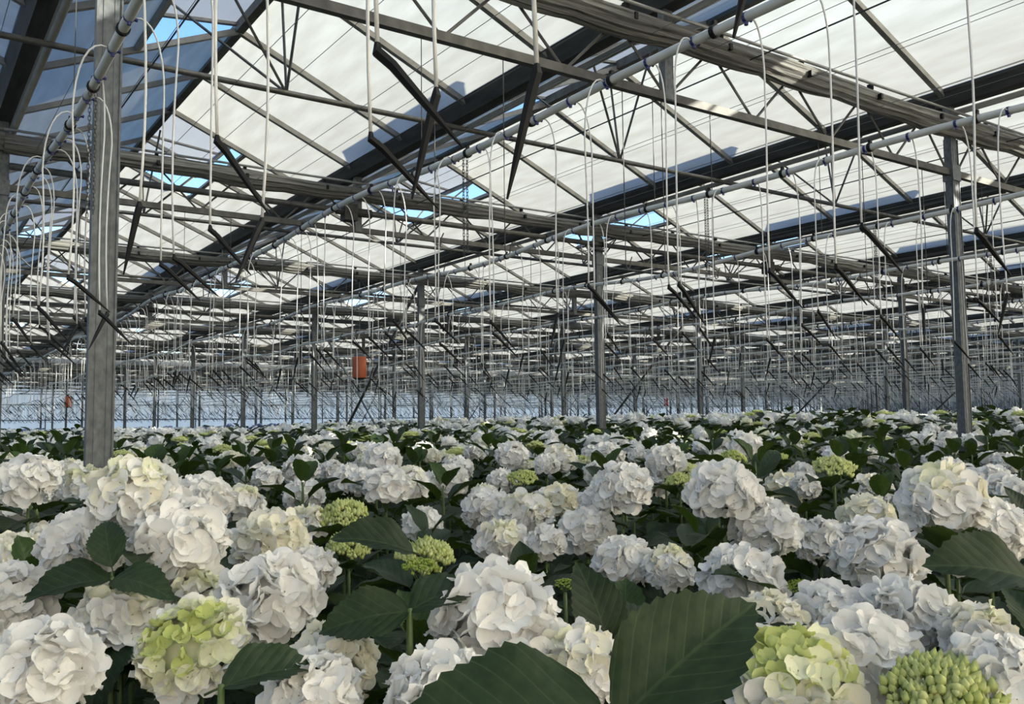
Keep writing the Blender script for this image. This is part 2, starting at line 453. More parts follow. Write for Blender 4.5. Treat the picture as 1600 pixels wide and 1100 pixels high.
# folded screen cloth: a fat irregular roll along the truss
def bundle(seed):
    rng = random.Random(seed); e = MB(); nx, na = 65, 24
    ph = [rng.uniform(0, 6.3) for _ in range(8)]
    V = []; F = []
    for i in range(nx):
        x = W2 * i / (nx - 1)
        loop = abs(math.sin(math.pi * x / .8))            # cloth bellies out between its clips
        sag = -.006 * loop + .012 * math.sin(x * 2.1 + ph[0])
        ry = .082 + .010 * math.sin(x * 1.7 + ph[2]); rz = .064 + .011 * loop + .008 * math.sin(x * 2.9 + ph[3])
        for j in range(na):
            a = 2 * math.pi * j / na
            q = 1 + .07 * math.sin(3 * a + ph[4] + x * .5) + (.09 if j % 2 else -.05) * (.7 + .3 * math.sin(x * 3 + j + ph[5])) + rng.uniform(-.025, .025)
            V.append((x, math.cos(a) * ry * q, sag + math.sin(a) * rz * q * (1.25 if math.sin(a) < 0 else .85)))
    for i in range(nx - 1):
        for j in range(na):
            j2 = (j + 1) % na
            F.append((i * na + j, i * na + j2, (i + 1) * na + j2, (i + 1) * na + j))
    e.add(V, F); return e.mesh('screen_bundle', 'cloth', False)
BUN = [bundle(s) for s in range(3)]
CLIP_A = MB().box(-.012, .012, -.02, .02, -.02, .02).mesh('clip', 'black')
RAIL = MB().tube([(0, 0, 0), (W2, 0, 0)], .012, 6).mesh('hem_rail', 'tube', True)
DRIVE = MB().tube([(.05, 0, 0), (W2 - .05, 0, 0)], .03, 8).mesh('drive_tube', 'galv_dark', True)
gb = MB().box(SP - .19, SP - .05, -.06, .06, -.10, .07); gb.tube([(SP - .26, 0, 0), (SP + .12, 0, 0)], .045, 10)
GEAR = gb.mesh('gear_box', 'gutter')
for r in range(R0 + 1, R1):
    for k in crow[:-1]:
        if r < 0 and k > 2: continue
        near = 0 <= r <= 3 and 0 <= k <= 4
        if near:
            o = obj('lattice_truss', None, loc=(gut(k), row(r), 0))
            for n, me in TP: obj(n, me, o)
            lab = f'steel lattice truss, {ORD[r]} row back, {ORD[k // 2]} from the foreground column'
        else:
            o = obj('lattice_truss', TRUSS_FAR, loc=(gut(k), row(r), 0))
            lab = f'distant lattice truss, {ORD[max(r, 0)]} frame row back, {ORD[max(k, 0) // 2]} from the foreground column line' if r >= 0 and k >= 0 else f'lattice truss in the near side strip, {ORD[r + 2]} frame row back' if k < 0 else f'lattice truss overhead behind the viewer, {ORD[k // 2]} across'
        tag(o, lab, 'truss', 'lattice trusses of the roof' if near else f'trusses in frame row {r + 3}')
        s = obj('screen_bundle', BUN[(r * 3 + k) % 3], loc=(gut(k), row(r) - .075, TOPC + .005))
        tag(s, (f'folded grey shade screen along the truss, {ORD[r]} row back, {ORD[k // 2]} from foreground column' if near else
                f'distant folded shade screen, {ORD[r]} frame row back, {ORD[k // 2]} from the foreground column line' if r >= 0 and k >= 0 else
                f'folded shade screen in the near side strip, {ORD[r + 2]} frame row back' if k < 0 else f'folded shade screen overhead behind the viewer, {ORD[k // 2]} across'),
            'shade screen', 'folded shade screens' if near else f'folded screens in frame row {r + 3}')
        if near or r <= 4: obj('hem_rail', RAIL, s, loc=(0, -.045, .085))
        if near and r <= 2:
            for i in range(8):
                obj('clip', CLIP_A, s, loc=(.4 + .8 * i, -.085, -.02)); obj('clip', CLIP_A, s, loc=(.4 + .8 * i, -.01, .075))
        if r >= 1 and r % 2 == 1 and k >= 0:
            d = obj('drive_tube', DRIVE, loc=(gut(k), row(r) - .06, CAM_Z + 2.17))
            tag(d, f'steel screen drive tube under the cloth, frame row {ORD[r]}, {ORD[k // 2]} section' , 'tube', 'screen drive tubes')
            if k <= 8: obj('gear_box', GEAR, d)
# hooked rods on the two nearest frames
for i, x in enumerate((2.26, 2.69, 3.55, 3.87, 4.3, 5.55, 5.92, 6.71, 7.6, 8.4)):
    tag(obj('hook_rod', HOOK, loc=(x, T0 + .03, BOTC - .02)), f'thin black hooked rod, {ORD[i]} from the left on the nearest truss', 'rod', 'hooked rods on the nearest truss')
for i, x in enumerate((1.3, 2.6, 3.3, 4.4, 5.2, 6.1, 7.8, 9.0, 10.2)):
    tag(obj('hook_rod', HOOK, loc=(x, row(1) + .03, BOTC - .02)), f'thin black hooked rod, {ORD[i]} from the left on the second truss row', 'rod', 'hooked rods on the second truss row')

# vent push tubes with their struts
VT = CAM_Z + 2.415
VTUBE = MB().tube([(0, 0, 0), (SP * 4, 0, 0)], .022, 7).mesh('push_tube', 'galv_dark', True)
def strut(dx, dy, dz): return MB().tube([(0, 0, 0), (dx, dy, dz)], .011, 5).mesh('strut', 'galv_dark')
ez = HR - math.sin(PITCHR - OPEN) * VENT_L - VT; ex = math.cos(PITCHR - OPEN) * VENT_L
ST = {s: [strut(s * ex, -.55, ez), strut(s * ex, .55, ez), strut(s * .05, -.5, HR - .06 - VT), strut(0, .12, HR - .06 - VT)] for s in (-1, 1)}
for r in range(-1, R1):
    for k in range(-2 if r <= 6 else 0, K1, 4):
        if r < 0 and k > 2: continue
        y = row(r) + BAY / 2
        o = obj('vent_push_tube', VTUBE, loc=(gut(k), y, VT))
        tag(o, f'steel push tube for the roof vents, {ORD[r]} bay row back, {ORD[(k + 2) // 4]} section across' if r >= 0 else f'steel vent push tube overhead behind the viewer, {ORD[(k + 2) // 4]} section', 'tube', 'roof vent push tubes')
        side = -1 if r % 2 == 0 else 1
        for j in range(4):
            if k + j > 14 and r > 8: continue
            for me in ST[side]: obj('strut', me, o, loc=(SP * (j + .5), 0, 0))

# cross braces between columns, one braced bay in every column line
for k in [c for c in crow[:-1] if c >= 0]:
    for r, nm in ((2, 'braced bay near the orange canister'), (8, 'far braced bay')):
        y0, y1 = row(r), row(r + 1)
        for a, c, w in (((gut(k), y0 + .05, CAM_Z + 2.3), (gut(k), y1 - .05, .2), .05), ((gut(k) + .05, y0 + .05, .15), (gut(k) + .05, y1 - .05, CAM_Z + 2.1), .035)):
            o = obj('cross_brace', MB().tube([a, c], w / 2, 6).mesh('cross_brace', 'galv_dark' if w > .04 else 'galv', True))
            tag(o, f'{"thick dark" if w > .04 else "thin grey"} diagonal brace in the {ORD[k // 2]} column line, {"nearer" if r == 2 else "far"} braced bay', 'brace', 'diagonal column braces')
# fat duct crossing the far part of the house
tag(obj('air_duct', MB().tube([(XA + .2, 0, 0), (XB * .6, 0, 0)], .14, 12).mesh('air_duct', 'duct', True), loc=(0, 34.2, CAM_Z + 2.26)),
    'fat light grey duct crossing under the far trusses', 'duct')

# ------------------------------------------------------------------ wires along the gutters
WIRE = MB().tube([(0, YA, 0), (0, YB, 0)], .0022, 4).mesh('screen_wire', 'wire')
CAB = MB().tube([(0, YA, 0), (0, YB, 0)], .0055, 5).mesh('black_cable', 'cable')
farw = MB()
for k in range(-1, K1):
    for j in range(7):
        x = gut(k) + .23 + j * .455; z = CAM_Z + (2.47 if j % 2 else 2.30)
        if 0 <= k <= 5:
            tag(obj('screen_wire', WIRE, loc=(x, 0, z)), f'thin taut steel wire, {ORD[j]} of seven under the {ORD[k]} roof bay', 'wire', f'screen wires under roof bay {k + 1}')
        else:
            farw.tube([(x, YA, z), (x, YB, z)], .0025, 3)
    if k <= 8:
        for dx, dz in ((-.32, 2.52), (.62, 2.33)):
            tag(obj('support_cable', CAB, loc=(gut(k) + dx, 0, CAM_Z + dz)), f'black cable strung along the {ORD[k] if k >= 0 else "near wall"} gutter' + (', above its pipe' if dx > 0 else ', on its uphill side'), 'cable', 'black cables along the gutters')
tag(obj('distant_wires', farw.mesh('distant_wires', 'wire')), 'mesh of thin taut wires under the distant roof bays', 'wire', kind='stuff')

# ------------------------------------------------------------------ supply pipes, clips, drip hoses, chains
PX0, PDX, PH = .567, 1.6, CAM_Z + 1.275      # pipes run beside the column lines and between them
NPIPE = 41
pipe_x = lambda k: PX0 + PDX * k
def pipe_z(y, k): return .016 * math.sin(y * 2.6 + 1.0 + .6 * k) + .022 * math.sin(y * 1.3 + k * 1.3 + .2)
clip = MB()
for i in range(12):
    a = 2 * math.pi * i / 12; a2 = 2 * math.pi * (i + 1) / 12
    q = []
    for rr in (.017, .0225):
        for yy in (-.008, .008):
            q += [(math.cos(a) * rr, yy, math.sin(a) * rr), (math.cos(a2) * rr, yy, math.sin(a2) * rr)]
    clip.add(q, [(4, 5, 7, 6), (0, 4, 6, 2), (1, 3, 7, 5), (0, 1, 5, 4), (2, 6, 7, 3)])
clip.box(-.007, .007, -.007, .007, .02, .036)
CLIP = clip.mesh('pipe_clip', 'black')
for k in range(-2, NPIPE):
    step = .3 if k < 8 else .9
    pts = [(0, YA + .3 + i * step, pipe_z(YA + .3 + i * step, k)) for i in range(int((YB - YA - .6) / step))]
    o = obj('supply_pipe', MB().tube(pts, .0165, 8 if k < 5 else 5).mesh('supply_pipe', 'pvc', True), loc=(pipe_x(k), 0, PH))
    tag(o, f'white plastic water pipe under the roof, {ORD[k]} one counted from the foreground column' if k >= 0 else f'white plastic water pipe on the near side of the foreground column, {ORD[k + 2]} one', 'pipe', 'water supply pipes')
    if 0 <= k <= 7:
        for i in range(34):
            y = .95 + .51 * i
            if y < 9 + 1.2 * k: obj('pipe_clip', CLIP, o, loc=(0, y, pipe_z(y, k)))
    hw = MB()
    for r in range(0, R1):       # thin hangers up to the trusses
        hw.tube([(0, row(r), pipe_z(row(r), k)), (0, row(r), BOTC - PH)], .0025, 4)
    tag(obj('pipe_hanger', hw.mesh('pipe_hanger', 'cable'), o), kind='stuff')

def hose_mesh(seed, L):
    rng = random.Random(seed); az = rng.choice((0.2, .2, .2, 2.9, .9, -.5)) + rng.uniform(-.4, .4); R = rng.uniform(.05, .11)
    dx, dy = math.cos(az), math.sin(az); pts = []
    for i in range(9):
        a = math.pi / 2 * i / 8
        rr = R * math.sin(a) ; zz = -(1 - math.cos(a)) * R * 2.4 + .02 * math.sin(a * 2)
        pts.append((dx * (.016 + rr), dy * (.016 + rr), zz))
    e = Vector(pts[-1]); wob = rng.uniform(-.02, .02)
    for i in range(1, 7):
        f = i / 6; pts.append((e.x + wob * math.sin(f * 3.1), e.y + wob * .6 * math.sin(f * 4), e.z + (-L - e.z) * f))
    me = MB().tube(pts, .0032, 5).mesh('hose_tube', 'hose', True)
    return me, Vector(pts[-1])
HOSE = [hose_mesh(s, L) for s, L in enumerate([.75, .78, .81, .84, .76, .80, .83, .86, .79, .82, .745, .775])]
fit = MB().tube([(0, 0, -.01), (0, 0, -.026)], [.008, .0065], 8); fit.tube([(0, 0, -.002), (.025, .0, -.006)], .006, 8)
for i in range(10):
    a = 2 * math.pi * i / 10; a2 = 2 * math.pi * (i + 1) / 10
    fit.add([(math.cos(x) * .0178, yy, math.sin(x) * .0178) for x in (a, a2) for yy in (-.0065, .0065)], [(0, 2, 3, 1)])
FIT = fit.mesh('pipe_fitting', 'blue')
def stake_mesh(tilt, az, L=.165):
    d = Vector((math.sin(tilt) * math.cos(az), math.sin(tilt) * math.sin(az), -math.cos(tilt)))
    e = MB()
    e.tube([Vector((0, 0, .006)), Vector((0, 0, -.006)), d * .03, d * .1, d * L], [.004, .0078, .0075, .0058, .0016], 6)
    e.tube([d * .01 + Vector((.006, 0, 0)), d * .045 + Vector((.0065, 0, 0))], .002, 4)
    return e.mesh('drip_stake', 'black')
STK = [stake_mesh(t, a) for t, a in ((.75, -.35), (.8, -.2), (.7, -.5), (.85, -.1), (.6, -.3), (.25, 2.2), (.5, -2.6), (.78, -.45))]
near_tops = [1.354, 1.13, .978, .818, 1.853, 1.63, 2.157, 2.375, 2.645, 2.9, 3.15, 3.393]
near_rank = {y: i for i, y in enumerate(sorted(near_tops))}
hoses = []
for k in range(-1, NPIPE):
    ys = [YA + 2.003 + .2225 * i for i in range(int((YB - YA - 4) / .2225))]
    if k == 0: ys = [y for y in ys if y > 3.5 or y < .6] + near_tops
    for i, y in enumerate(ys):
        D = pipe_x(k) * FW.x + y * FW.y; lat = pipe_x(k) * RT.x + y * RT.y
        hoses.append((D, k, y, D > .6 and abs(lat / D) < .64, i))
hoses.sort(key=lambda h: (not h[3], h[0]))
fV = MB(); fS = MB()
for n, (D, k, y, vis, i) in enumerate(hoses):
    rr = random.Random(int(y * 1000) + k * 77)
    me, end = HOSE[rr.randrange(12)]; sk = STK[rr.randrange(8)]
    x = pipe_x(k); z = PH + pipe_z(y, k)
    if n < 300:
        o = obj('drip_hose', me, loc=(x, y, z))
        obj('pipe_fitting', FIT, o)
        s = obj('drip_stake', sk, o, loc=end)
        if y in near_rank and k == 0: lab = f'white drip hose with black stake, {ORD[near_rank[y]]} along the pipe beside the foreground column'
        else: lab = f'thin white drip hose with black stake, {ORD[int((y + 1) / .2225)]} along the {ORD[k] if k >= 0 else "near side"} water pipe'
        tag(o, lab, 'hose', f'drip hoses on pipe {k + 2}')
    elif vis:
        e = Vector((x, y, z)) + end; p0 = Vector((x, y, z))
        if D > 55 or (D > 26 and i % 2) : continue
        w = 1 if D < 26 else 1.7
        fV.tube([p0, p0 + Vector((end.x * .7, end.y * .7, -.05)), p0 + Vector((end.x, end.y, -.25)), e], .0034 * w, 3, False)
        dv = Vector((rr.uniform(.05, .13), rr.uniform(-.08, .02), -.11)) * (1 if rr.random() < .85 else .6)
        if rr.random() < .15: dv.x *= -1
        fS.tube([e, e + dv * 1.2], .005 * w, 3, False)
tag(obj('distant_hoses', fV.mesh('distant_hoses', 'hose')), 'curtain of thin white drip hoses hanging in the distance', 'hose', kind='stuff')
tag(obj('distant_stakes', fS.mesh('distant_stakes', 'black')), 'black drip stakes dangling from the distant hoses', 'stake', kind='stuff')

lk = MB(); P = []
for i in range(10):
    a = 2 * math.pi * i / 10; P.append((math.cos(a) * .005, 0, math.sin(a) * .005 + (.005 if math.sin(a) > 0 else -.005)))
P.append(P[0]); P.append(P[1]); lk.tube(P, .0015, 4, False)
LINK = lk.mesh('chain_link', 'cable')
RZ = Matrix.Rotation(math.pi / 2, 4, 'Z')
for k in range(0, 8):
    for y in ((3.53,) if k < 4 else (3.6, 8.1)):
        root = tag(obj('hanging_chain', None, loc=(pipe_x(k) + .005, y, PH + pipe_z(y, k) - .02)),
                   f'looped dark steel chain hanging from the {ORD[k]} water pipe' + (', farther one' if y > 5 else ''), 'chain', 'chains on the water pipes')
        if k < 4:
            for sx, n in ((-.01, 31), (.01, 30)):
                for i in range(n):
                    m = Matrix.Translation((sx, 0, -.015 * i)); obj('chain_link', LINK, root, m @ RZ if i % 2 else m)
        else:
            e = MB()
            for sx in (-.01, .01):
                for i in range(30):
                    m = Matrix.Translation((sx, 0, -.015 * i)) @ (RZ if i % 2 else Matrix())
                    e.add([m @ v.co for v in LINK.vertices], [tuple(p.vertices) for p in LINK.polygons])
            tag(obj('chain_link', e.mesh('chain_link', 'cable'), root), kind='stuff')

# orange canisters and a red marker
can = MB().tube([(0, 0, -.19), (0, 0, -.175), (0, 0, .15), (0, 0, .165)], [.11, .115, .115, .108], 20)
CAN = can.mesh('canister', 'orange', True)
lid = MB().tube([(0, 0, .165), (0, 0, .20), (0, 0, .225)], [.10, .085, .04], 16); LID = lid.mesh('lid', 'galv')
rimm = MB().tube([(0, 0, -.215), (0, 0, -.19)], [.075, .105], 16); RIM = rimm.mesh('base_rim', 'gutter')
for (x, y, h, lab) in ((6.40, 13.8, .974, 'orange cylindrical canister hanging in mid air under the trusses'),
                       (4.95, 33.8, .93, 'tiny distant orange canister hanging before the white end wall')):
    o = tag(obj('hanging_canister', CAN, loc=(x, y, CAM_Z + h)), lab, 'canister')
    obj('lid', LID, o); obj('base_rim', RIM, o)
    obj('suspension_wire', MB().tube([(0, 0, .22), (0, 0, BOTC - CAM_Z - h + .4)], .004, 5).mesh('suspension_wire', 'wire'), o)
    obj('side_cable', MB().tube([(.12, 0, .12), (.15, 0, .0), (.14, 0, -.18), (.06, 0, -.24), (0, 0, -.22)], .005, 5).mesh('side_cable', 'cable', True), o)
rb = MB().tube([(0, -.1, -.16), (0, .1, .16)], .05, 6); rb.tube([(0, -.1, .16), (0, .1, -.16)], .05, 6); rb.box(-.04, .04, -.07, .07, -.09, .09)
tag(obj('red_marker', rb.mesh('red_marker', 'red'), loc=(29.09, 30, CAM_Z + .9)), 'small red crossed marker among the far columns', 'marker')

# ------------------------------------------------------------------ hydrangeas
def leaf_mesh(nl, nw, seed, mat, fold=.28, curl=.35, serr=True):
    rng = random.Random(seed); V = []; UV = []; F = []
    for i in range(nl + 1):
        v = i / nl
        w = .33 * (math.sin(math.pi * min(1, v * 1.02) ** .78) ** .82 if 0 < v < 1 else 0) + .004
        for j in range(-nw, nw + 1):
            u = j / nw; ww = w
            if serr and abs(j) == nw and i % 2: ww = w * .93
            y = v + (.03 * abs(u) * math.sin(math.pi * v) if v < 1 else 0)
            if serr and abs(j) == nw and i % 2 == 0 and 0 < i < nl: y += .022
            z = fold * abs(u) * w - curl * v * v * .5 + .05 * math.sin(v * 3.1) + (.02 * math.sin(v * 16 + seed) * abs(u) ** 2)
            V.append((u * ww, y, z)); UV.append((u * w * 1.5 + .5, v))
    m = 2 * nw + 1
    for i in range(nl):
        for j in range(2 * nw):
            a = i * m + j; F.append((a, a + 1, a + m + 1, a + m))
    e = MB().add(V, F)
    b = len(e.V); e.tube([(0, -.16, -.03), (0, -.06, -.005), (0, .03, 0)], .012, 4)
    UV += [(.5, 0)] * (len(e.V) - b)
    return e.mesh('leaf', mat, True, UV)
LEAF_HI = [leaf_mesh(26, 4, s, 'leaf', f, c) for s, f, c in ((1, .30, .30), (2, .22, .5), (3, .42, .22), (4, .25, .7))]
LEAF_LO = [leaf_mesh(8, 2, s, 'leaf', f, c, False) for s, f, c in ((5, .30, .30), (6, .22, .55), (7, .42, .25))]
LEAF_Y = [leaf_mesh(12, 2, s, 'leaf_young', f, c) for s, f, c in ((8, .55, .15), (9, .5, .3))]

def floret_mesh(seed, mat, cup=.25, n=4, eye=True, res=4):
    rng = random.Random(seed); e = MB()
    for p in range(n):
        a0 = 2 * math.pi * p / n + rng.uniform(-.12, .12); tl = cup + rng.uniform(-.12, .15); tw = rng.uniform(-.25, .25)
        R = .5 * rng.uniform(.9, 1.1); wd_ = R * rng.uniform(.68, .78); lift = .025 * (p % 2)
        V = []; F = []
        for i in range(res + 1):
            v = i / res; hw = wd_ * (math.sin(math.pi * (.10 + .78 * v)) ** .7)
            for j in range(-2, 3):
                u = j / 2
                rr = R * (.04 + .96 * v) - (.10 * R * u * u * v)
                x = rr; y = u * hw
                z = tl * R * v ** 1.6 * .9 + .18 * R * u * u * v + lift + tw * y * v * .6 + .02 * math.sin(7 * v + 3 * u + seed)
                V.append((x * math.cos(a0) - y * math.sin(a0), x * math.sin(a0) + y * math.cos(a0), z))
        for i in range(res):
            for j in range(4):
                q = i * 5 + j; F.append((q, q + 1, q + 6, q + 5))
        e.add(V, F)
    if eye:
        e.mi = 1; e.add([(.04, 0, .02), (0, .04, .02), (-.04, 0, .02), (0, -.04, .02), (0, 0, .075)], [(0, 1, 4), (1, 2, 4), (2, 3, 4), (3, 0, 4)])
    return e
def bud_mesh(seed):
    rng = random.Random(seed); e = MB()
    for c in range(4):
        a = c * 1.57 + rng.uniform(-.3, .3); o = Vector((math.cos(a) * .3, math.sin(a) * .3, rng.uniform(0, .25))); r = rng.uniform(.24, .34)
        V = [o + Vector((0, 0, -r))]; F = []
        for lat in (-.5, .35):
            for k in range(6):
                t = k * math.pi / 3 + lat; V.append(o + Vector((math.cos(t) * math.cos(lat) * r, math.sin(t) * math.cos(lat) * r, math.sin(lat) * r)))
        V.append(o * 1.15 + Vector((0, 0, r * 1.9)))
        for k in range(6):
            k2 = (k + 1) % 6
            F += [(0, 1 + k2, 1 + k), (1 + k, 1 + k2, 7 + k2, 7 + k), (7 + k, 7 + k2, 13)]
        e.add(V, F)
    return e
FLM = {}
for key, mt, cup in (('w', 'p_white', .22), ('i', 'p_ivory', .25), ('c', 'p_cream', .5), ('g', 'p_green', .8)):
    FLM[key] = [floret_mesh(s, mt, cup * .7) for s in range(5)]
FLO = {key: [e.mesh('floret', [{'w': 'p_white', 'i': 'p_ivory', 'c': 'p_cream', 'g': 'p_green'}[key], 'eye'], True) for e in v] for key, v in FLM.items()}
FLM['b'] = [bud_mesh(s) for s in range(4)]; FLO['b'] = [e.mesh('bud', 'p_green', True) for e in FLM['b']]
FLM['t'] = FLM['b']; FLO['t'] = [e.mesh('bud', 'p_bud', True) for e in FLM['b']]
SLOT = {'w': 0, 'i': 1, 'c': 2, 'g': 3, 'b': 3, 't': 4}

def layout(kind, seed, n=None):
    """florets of a head of unit width: list of (matrix, floret key, variant)"""
    rng = random.Random(seed); out = []
    rx, rz = .40, .33
    if kind in ('W', 'I', 'H', 'M'):
        n = n or 112; zmin = -.62
        size = .26
        if kind == 'H': rz = .26; zmin = -.35; n = 100
        for i in range(n):
            z = 1 - (1 - zmin) * (i + .5) / n; th = i * 2.39996 + rng.uniform(-.2, .2)
            z = max(-1, min(1, z + rng.uniform(-.03, .03))); q = math.sqrt(max(0, 1 - z * z))
            lump = 1 + .04 * math.sin(2 * th + seed) + rng.uniform(-.045, .045)
            p = Vector((q * math.cos(th) * rx, q * math.sin(th) * rx, z * rz)) * lump
            nn = Vector((p.x / rx ** 2, p.y / rx ** 2, p.z / rz ** 2)).normalized()
            nn = (nn + Vector((rng.uniform(-.2, .2), rng.uniform(-.2, .2), rng.uniform(-.1, .22)))).normalized()
            s = size * rng.uniform(.85, 1.18); key = 'w'
            if kind == 'I': key = 'i' if rng.random() < .8 else 'w'
            if kind == 'M': key = 'c' if z > .8 and rng.random() < .3 else ('i' if z > .4 and rng.random() < .5 else 'w')
            if kind == 'H':
                g = z + rng.uniform(-.3, .3)
                if g > .66: key, s = 'g', s * .58
                elif g > .25: key, s = 'c', s * .74
                elif rng.random() < .4: key = 'i'
            ax = Vector((rng.uniform(-1, 1), rng.uniform(-1, 1), rng.uniform(-1, 1)))
            out.append((frame(p, ax, nn) @ Matrix.Scale(s, 4), key, rng.randrange(5)))
    else:
        n = n or (70 if kind == 'G' else 60); key = 'b' if kind == 'G' else 't'
        for i in range(n):
            f = math.sqrt((i + .5) / n); th = i * 2.39996
            p = Vector((f * math.cos(th) * .43, f * math.sin(th) * .43, .14 * (1 - f * f) + rng.uniform(-.06, .07) - .06 * f))
            nn = Vector((p.x * 1.1, p.y * 1.1, .8)) + Vector((rng.uniform(-.3, .3), rng.uniform(-.3, .3), 0))
            s = rng.uniform(.11, .165) if kind == 'G' else rng.uniform(.07, .10)
            ax = Vector((rng.uniform(-1, 1), rng.uniform(-1, 1), .1))
            out.append((frame(p, ax, nn.normalized()) @ Matrix.Scale(s, 4), key, rng.randrange(4)))
    return out
def core(kind, seed):
    """inner body of a head and its branching stalks"""
    e = MB()
    if kind in ('W', 'I', 'H', 'M'):
        V = [(0, 0, .25)]; F = []; zz = (.8, .35, -.1, -.5); zs = .27 if kind != 'H' else .19
        for z in zz:
            for k in range(10):
                a = k * .6283; q = math.sqrt(1 - z * z) * .31; V.append((math.cos(a) * q, math.sin(a) * q, z * zs))
        for k in range(10): F.append((0, 1 + k, 1 + (k + 1) % 10))
        for r in range(3):
            for k in range(10): F.append((1 + r * 10 + k, 11 + r * 10 + k, 11 + r * 10 + (k + 1) % 10, 1 + r * 10 + (k + 1) % 10))
        F.append(tuple(range(40, 30, -1)))
        V = [(x, y, z if i else zs) for i, (x, y, z) in enumerate(V)]
        e.add(V, F); base = -.5
    else: base = -.42
    e.mi = 1
    for k in range(7):
        a = k * .9 + seed; q = .26 if kind in 'Gt' else .2
        e.tube([(0, 0, base), (math.cos(a) * q * .5, math.sin(a) * q * .5, -.22), (math.cos(a) * q * 1.2, math.sin(a) * q * 1.2, -.02)], .012, 4)
    e.tube([(0, 0, base - .2), (0, 0, base)], .028, 6)
    return e
CORE = {k: core(k, 1).mesh('flower_head', [{'W': 'p_white', 'M': 'p_white', 'I': 'p_ivory', 'H': 'p_cream', 'G': 'p_green', 't': 'p_bud'}[k], 'stem'], True) for k in 'WMIHGt'}
def joined_head(kind, seed):
    V = []; F = []; I = []
    c = core(kind, seed); cs = {'W': 0, 'M': 0, 'I': 1, 'H': 2, 'G': 3, 't': 4}[kind]
    e = MB()
    for f, i in zip(c.F, c.I): e.F.append(f); e.I.append(cs if i == 0 else 5)
    e.V = list(c.V)
    for m, key, v in layout(kind, seed, 84 if kind in 'WMIH' else None):
        q = FLM[key][v]; bb = len(e.V)
        e.V.extend([tuple(m @ Vector(p)) for p in q.V])
        for f, i in zip(q.F, q.I): e.F.append(tuple(a + bb for a in f)); e.I.append(SLOT[key] if i == 0 else 6)
    return e.mesh('flower_head', ['p_white', 'p_ivory', 'p_cream', 'p_green', 'p_bud', 'stem', 'eye'], True)
HEADJ = {'W': [joined_head('W', s) for s in range(5)], 'M': [joined_head('M', s) for s in (8, 9, 10)], 'I': [joined_head('I', s) for s in (5, 6)],
         'H': [joined_head('H', s) for s in (3, 4)], 'G': [joined_head('G', s) for s in (1, 2)], 't': [joined_head('t', s) for s in (1, 2)]}
KINDWORD = {'W': 'white', 'M': 'creamy white', 'I': 'ivory', 'H': 'half-open green-white', 'G': 'lime green budding', 't': 'tiny green budded', 'N': 'flowerless leafy'}

def ray(px, py):
    d = RT * ((px - 800) / FPX) - UP * ((py - 550) / FPX) + FW; return d
def project(p):
    q = Vector(p) - Vector((0, 0, CAM_Z)); D = q.dot(FW)
    if D < .05: return None
    return 800 + FPX * q.dot(RT) / D, 550 - FPX * q.dot(UP) / D, D

STEM = {}
def stem_mesh(L):
    L = round(L, 1)
    if L not in STEM: STEM[L] = MB().tube([(.03, .02, -L), (.01, 0, -L * .5), (0, 0, -.06), (0, 0, .004)], [.009, .007, .0055, .004], 5).mesh('stem', 'stem', True)
    return STEM[L]

def plant(pos, dia, kind, label, group, seed, florets=False, nleaf=8, lod=0, lean=None, leaves=None):
    """one flowering shoot: stem, leaves, head (> florets); origin at the ground"""
    rng = random.Random(seed); pos = Vector(pos)
    root = obj('hydrangea_plant', None, loc=(pos.x, pos.y, 0)); tag(root, label, 'hydrangea', group, 'thing')
    top = pos.z
    neck = dia * .45 if kind != 'N' else 0
    obj('stem', stem_mesh(top - neck), root, loc=(0, 0, top - neck))
    if kind != 'N':
        az = rng.uniform(0, 6.28); tl = rng.uniform(0, .3)
        rot = (lean.to_track_quat('Z', 'Y').to_matrix().to_4x4() if lean else Matrix.Rotation(tl, 4, Vector((math.cos(az), math.sin(az), 0)))) @ Matrix.Rotation(rng.uniform(0, 6.28), 4, 'Z')
        m = Matrix.Translation((0, 0, top)) @ rot @ Matrix.Scale(dia, 4)
        if florets:
            h = obj('flower_head', CORE[kind], root, m)
            for fm, key, v in layout(kind, seed):
                obj('bud' if key in 'bt' else 'floret', FLO[key][v], h, fm)
        else:
            obj('flower_head', rng.choice(HEADJ[kind]), root, m)
    a0 = rng.uniform(0, 6.28); i = 0
    lv = [] if leaves is None else leaves
    if leaves is None:
        while i < nleaf:
            node = i // 2; a = a0 + node * 1.571 + (i % 2) * math.pi + rng.uniform(-.3, .3)
            if kind == 'N':
                el = 1.0 - node * .38 + rng.uniform(-.15, .15); z = top - .02 - node * .055; sz = (.11, .15, .165, .17)[min(node, 3)] * rng.uniform(.9, 1.1)
            else:
                el = .35 - node * .28 + rng.uniform(-.25, .2); z = top - dia * (.5 if kind in 'WMIH' else .32) - .03 - node * .07; sz = rng.uniform(.12, .175)
            d = Vector((math.cos(a) * math.cos(el), math.sin(a) * math.cos(el), math.sin(el)))
            nrm = Vector((-math.cos(a) * math.sin(el), -math.sin(a) * math.sin(el), math.cos(el))) + Vector((rng.uniform(-.25, .25), rng.uniform(-.25, .25), 0))
            lv.append((Vector((0, 0, z)) + d * .03, d, nrm, sz, kind == 'N' and node == 0 and rng.random() < .6)); i += 1
    for base, d, nrm, sz, young in lv:
        pool = LEAF_Y if young else (LEAF_HI if lod == 0 else LEAF_LO)
        obj('leaf', rng.choice(pool), root, frame(base, d, nrm) @ Matrix.Scale(sz, 4))
    return root

